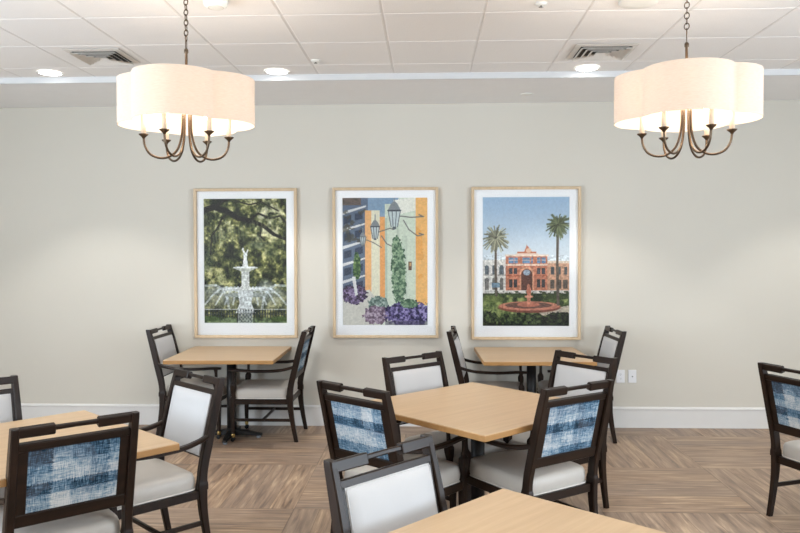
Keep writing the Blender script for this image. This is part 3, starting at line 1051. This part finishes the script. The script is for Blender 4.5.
def downlight(x, y, z, label, power, vis=True):
    root = empty('downlight', (x, y, z))
    tag(root, label, 'ceiling light', 'recessed downlights')
    zt = -.0072
    mb = MB()
    mb.lathe([(.098, zt), (.098, zt - .004), (.092, zt - .007), (.084, zt - .004), (.084, zt)], (0, 0, 0), 36, caps=False)
    mb.build('trim_ring', M['ivory'], root)
    mb = MB(); mb.lathe([(.084, zt - .0005), (.084, zt - .0035), (.05, zt - .004)], (0, 0, 0), 36)
    mb.build('lens', M['lens'], root)
    L = bpy.data.lights.new('downlight_lamp', 'SPOT')
    L.energy = power; L.color = (1, .96, .90); L.spot_size = math.radians(98); L.spot_blend = .35; L.shadow_soft_size = .085
    lo = bpy.data.objects.new('downlight_lamp', L); COL.objects.link(lo)
    lo.parent = root; lo.location = (0, 0, zt - .02)
    return root
PWR = 78
DAY = 212
dls = [(-3.003, 5.89, 'leftmost recessed round downlight near the ceiling border'), (-1.196, 5.93, 'recessed round downlight right of the left chandelier'),
       (1.238, 5.93, 'recessed round downlight just left of the right chandelier'), (3.68, 5.93, 'recessed round downlight beyond the right edge near the ceiling border')]
for x, y, l in dls:
    downlight(x, y, ZC, l, PWR)
k = 0
names = {0: 'left', 1: 'middle', 2: 'right'}
for r_, y in enumerate((3.35, .9)):
    for c_, x in enumerate((-3.3, .03, 3.3)):
        downlight(x, y, ZC, 'recessed round downlight overhead out of view, %s of the %s row' % (names[c_], ('second', 'rear')[r_]), PWR)

# sprinklers, smoke detector
def sprinkler(x, y, z, label):
    root = empty('sprinkler', (x, y, z)); tag(root, label, 'sprinkler', 'sprinkler heads')
    mb = MB(); mb.lathe([(.036, .008), (.036, -.003), (.026, -.010), (.012, -.012)], (0, 0, 0), 24)
    mb.build('escutcheon', M['ivory'], root)
    mb = MB(); mb.lathe([(.007, -.008), (.007, -.018), (.014, -.019), (.014, -.021), (.004, -.022)], (0, 0, 0), 16)
    mb.build('deflector', M['chrome'], root)
sprinkler(-.839, 5.612, ZC - .004, 'small pendent sprinkler in the ceiling just right of the left chandelier')
sprinkler(.652, 4.383, ZC - .004, 'small pendent sprinkler in the ceiling at the top edge, middle right')
mb = MB(); mb.lathe([(.052, .002), (.052, -.002), (.046, -.006), (.02, -.0065)], (.874, 6.697, ZS), 28)
tag(mb.build('sprinkler_cover', M['ivory']), 'flat round white sprinkler cover on the plaster border above the palm tree picture', 'sprinkler')
def detector(x, y, label, r=.07):
    root = empty('smoke_detector', (x, y, ZC - .007)); tag(root, label, 'smoke detector')
    mb = MB(); mb.lathe([(r, 0), (r, -.014), (r * .93, -.03), (r * .6, -.042), (r * .2, -.044)], (0, 0, 0), 30)
    mb.build('housing', M['ivory'], root)
    mb = MB(); mb.lathe([(r * .64, -.040), (r * .64, -.0425), (r * .58, -.044), (r * .58, -.040)], (0, 0, 0), 30, caps=False)
    mb.build('grille_ring', M['louvre'], root)
detector(-1.20, 4.235, 'white round smoke detector at the top edge right of the left chandelier chain')
mb = MB(); mb.lathe([(.11, 0), (.11, -.006), (.10, -.012), (.05, -.013)], (1.20, 4.36, ZC - .007), 30)
sp_ = mb.build('ceiling_speaker', M['ivory'])
tag(sp_, 'round white ceiling speaker at the top edge left of the right chandelier chain', 'speaker')

# ------------------------------------------------------------------ chandeliers
def make_chandelier(arm0):
    root = empty('chandelier')
    zb, zt = 2.335, 2.575
    # quatrefoil outline
    a_, r_, R0 = .39, .61, .360
    def rad(th):
        best = 0
        for q in range(4):
            ph = q * PI / 2
            d = th - ph
            c = a_ * math.cos(d)
            disc = r_ * r_ - (a_ * math.sin(d)) ** 2
            if disc > 0: best = max(best, c + math.sqrt(disc))
        return best * R0
    n = 144
    out = [(rad(2 * PI * q / n) * math.cos(2 * PI * q / n), rad(2 * PI * q / n) * math.sin(2 * PI * q / n)) for q in range(n)]
    mb = MB()
    def ring(z, k=0.0):
        return [(x * (1 - k / .37), y * (1 - k / .37), z) for x, y in out]
    mb.loft([ring(zb), ring(zt)], smooth=True, caps=False)
    mb.loft([ring(zb, .003), ring(zt, .003)], smooth=True, caps=False)
    mb.loft([ring(zb, .003), ring(zb)], smooth=False, caps=False)
    mb.loft([ring(zt), ring(zt, .003)], smooth=False, caps=False)
    sh = mb.build('lamp_shade', M['shade'], root)
    # spider holding the shade
    mb = MB()
    for q in range(4):
        a = q * PI / 2
        rr = rad(a) - .004
        mb.tube([(.01 * math.cos(a), .01 * math.sin(a), zt - .03), (rr * math.cos(a), rr * math.sin(a), zt - .012)], .003, 8)
    mb.build('shade_spider', M['bronze'], root)
    mb = MB()
    mb.lathe([(.007, 2.50), (.007, 2.715), (.011, 2.72), (.011, 2.735), (.006, 2.742)], (0, 0, 0), 16)
    mb.lathe([(.012, 2.47), (.03, 2.485), (.03, 2.50), (.012, 2.515)], (0, 0, 0), 20)
    mb.build('stem', M['bronze'], root)
    # chain
    mb = MB()
    z = 2.755
    mb.tube([(.009 * math.cos(t_), 0, z + .002 + (.02 if math.sin(t_) > 0 else -.02) + .009 * math.sin(t_)) for t_ in [2 * PI * q / 20 for q in range(20)]], .0022, 6, closed=True)
    z += .042
    i = 0
    while z < ZC - .03:
        ax = i % 2
        pts = []
        for q in range(16):
            t_ = 2 * PI * q / 16
            u_ = .0125 * math.cos(t_)
            w_ = .0165 * math.sin(t_)
            pts.append((u_ if ax == 0 else u_ * .35, 0 if ax == 0 else u_ * .94, z + w_))
        mb.tube(pts, .0028, 6, closed=True)
        z += .027
        i += 1
    mb.build('chain', M['bronze'], root)
    mb = MB(); mb.lathe([(.065, ZC - .008), (.065, ZC - .016), (.045, ZC - .026), (.012, ZC - .034), (.008, ZC - .05)], (0, 0, 0), 30)
    mb.build('ceiling_canopy', M['bronze'], root)
    # arms
    for q in range(6):
        a = q * PI / 3 + arm0
        ca, sa = math.cos(a), math.sin(a)
        path = interp([(.022, 2.485), (.022, 2.40), (.024, 2.30), (.045, 2.215), (.085, 2.172), (.135, 2.160), (.185, 2.178), (.212, 2.220), (.218, 2.262)], 4)
        mb = MB(); mb.tube([(r * ca, r * sa, z) for r, z in path], .0062, 10)
        arm = mb.build('arm', M['bronze'], root)
        mb = MB(); mb.lathe([(.006, 2.258), (.010, 2.266), (.024, 2.278), (.026, 2.283), (.014, 2.284)], (.218 * ca, .218 * sa, 0), 18)
        mb.build('candle_cup', M['bronze'], arm)
        mb = MB(); mb.lathe([(.0125, 2.283), (.0125, 2.395), (.009, 2.398)], (.218 * ca, .218 * sa, 0), 16)
        mb.build('candle_sleeve', M['candle'], arm)
        mb = MB(); mb.lathe([(.008, 2.398), (.015, 2.415), (.0165, 2.43), (.010, 2.455), (.002, 2.475)], (.218 * ca, .218 * sa, 0), 16)
        mb.build('bulb', M['bulb'], arm)
    return root
CHP = 10
ch = make_chandelier(math.radians(50))
ch2 = make_chandelier(math.radians(30))
for o, x, rz, lab in ((ch, -1.279, math.radians(-92), 'chandelier on a chain at left with a scalloped cream fabric shade over six candle arms'),
                      (ch2, 1.335, math.radians(-107), 'chandelier on a chain at right with a scalloped cream fabric shade over six candle arms')):
    o.location = (x, 3.95, 0)
    o.rotation_euler = (0, 0, rz)
    tag(o, lab, 'chandelier', 'chandeliers')
    for q in range(6):
        a = q * PI / 3
        L = bpy.data.lights.new('candle_lamp', 'POINT')
        L.energy = CHP / 6; L.color = (1, .83, .66); L.shadow_soft_size = .02
        lo = bpy.data.objects.new('candle_lamp', L); COL.objects.link(lo)
        lo.parent = o; lo.location = (.16 * math.cos(a), .16 * math.sin(a), 2.43)

# ------------------------------------------------------------------ daylight through the windows behind the camera
for xw, yc, w, sgn in wins:
    L = bpy.data.lights.new('window_daylight', 'AREA')
    L.shape = 'RECTANGLE'; L.size = wz1 - wz0 - .1; L.size_y = w - .1
    L.energy = DAY * (1.0 if sgn < 0 else .9); L.color = (.76, .88, 1.0)
    lo = bpy.data.objects.new('window_daylight', L); COL.objects.link(lo)
    lo.location = (xw, yc, (wz0 + wz1) / 2)
    lo.rotation_euler = (0, sgn * math.radians(119), 0)     # sky light plus bounce off the ground outside
world = bpy.data.worlds.new('World'); scene.world = world
world.use_nodes = True
bg = world.node_tree.nodes['Background']
bg.inputs[0].default_value = (.85, .92, 1, 1); bg.inputs[1].default_value = 1.2

# ------------------------------------------------------------------ camera
f_px, yaw, pitch, roll, hcam = 750.0, .03768, -.022, -.0023456, 1.6735
cy_, sy_ = math.cos(yaw), math.sin(yaw)
fw = Vector((-sy_ * math.cos(pitch), cy_ * math.cos(pitch), math.sin(pitch)))
rr = Vector((cy_, sy_, 0)); uu = rr.cross(fw)
r2 = rr * math.cos(roll) + uu * math.sin(roll)
u2 = -rr * math.sin(roll) + uu * math.cos(roll)
cam = bpy.data.cameras.new('camera')
co = bpy.data.objects.new('camera', cam); COL.objects.link(co)
mt = Matrix.Identity(4)
for i in range(3):
    mt[i][0], mt[i][1], mt[i][2] = r2[i], u2[i], -fw[i]
mt[0][3], mt[1][3], mt[2][3] = 0, 0, hcam
co.matrix_world = mt
cam.sensor_width = 36
cam.lens = 36 * f_px / 800
cam.clip_start = .05
scene.camera = co

vs_ = scene.view_settings
vs_.view_transform = 'Standard'
vs_.look = 'None'
vs_.exposure = 0.10
vs_.gamma = 1
vs_.use_curve_mapping = False
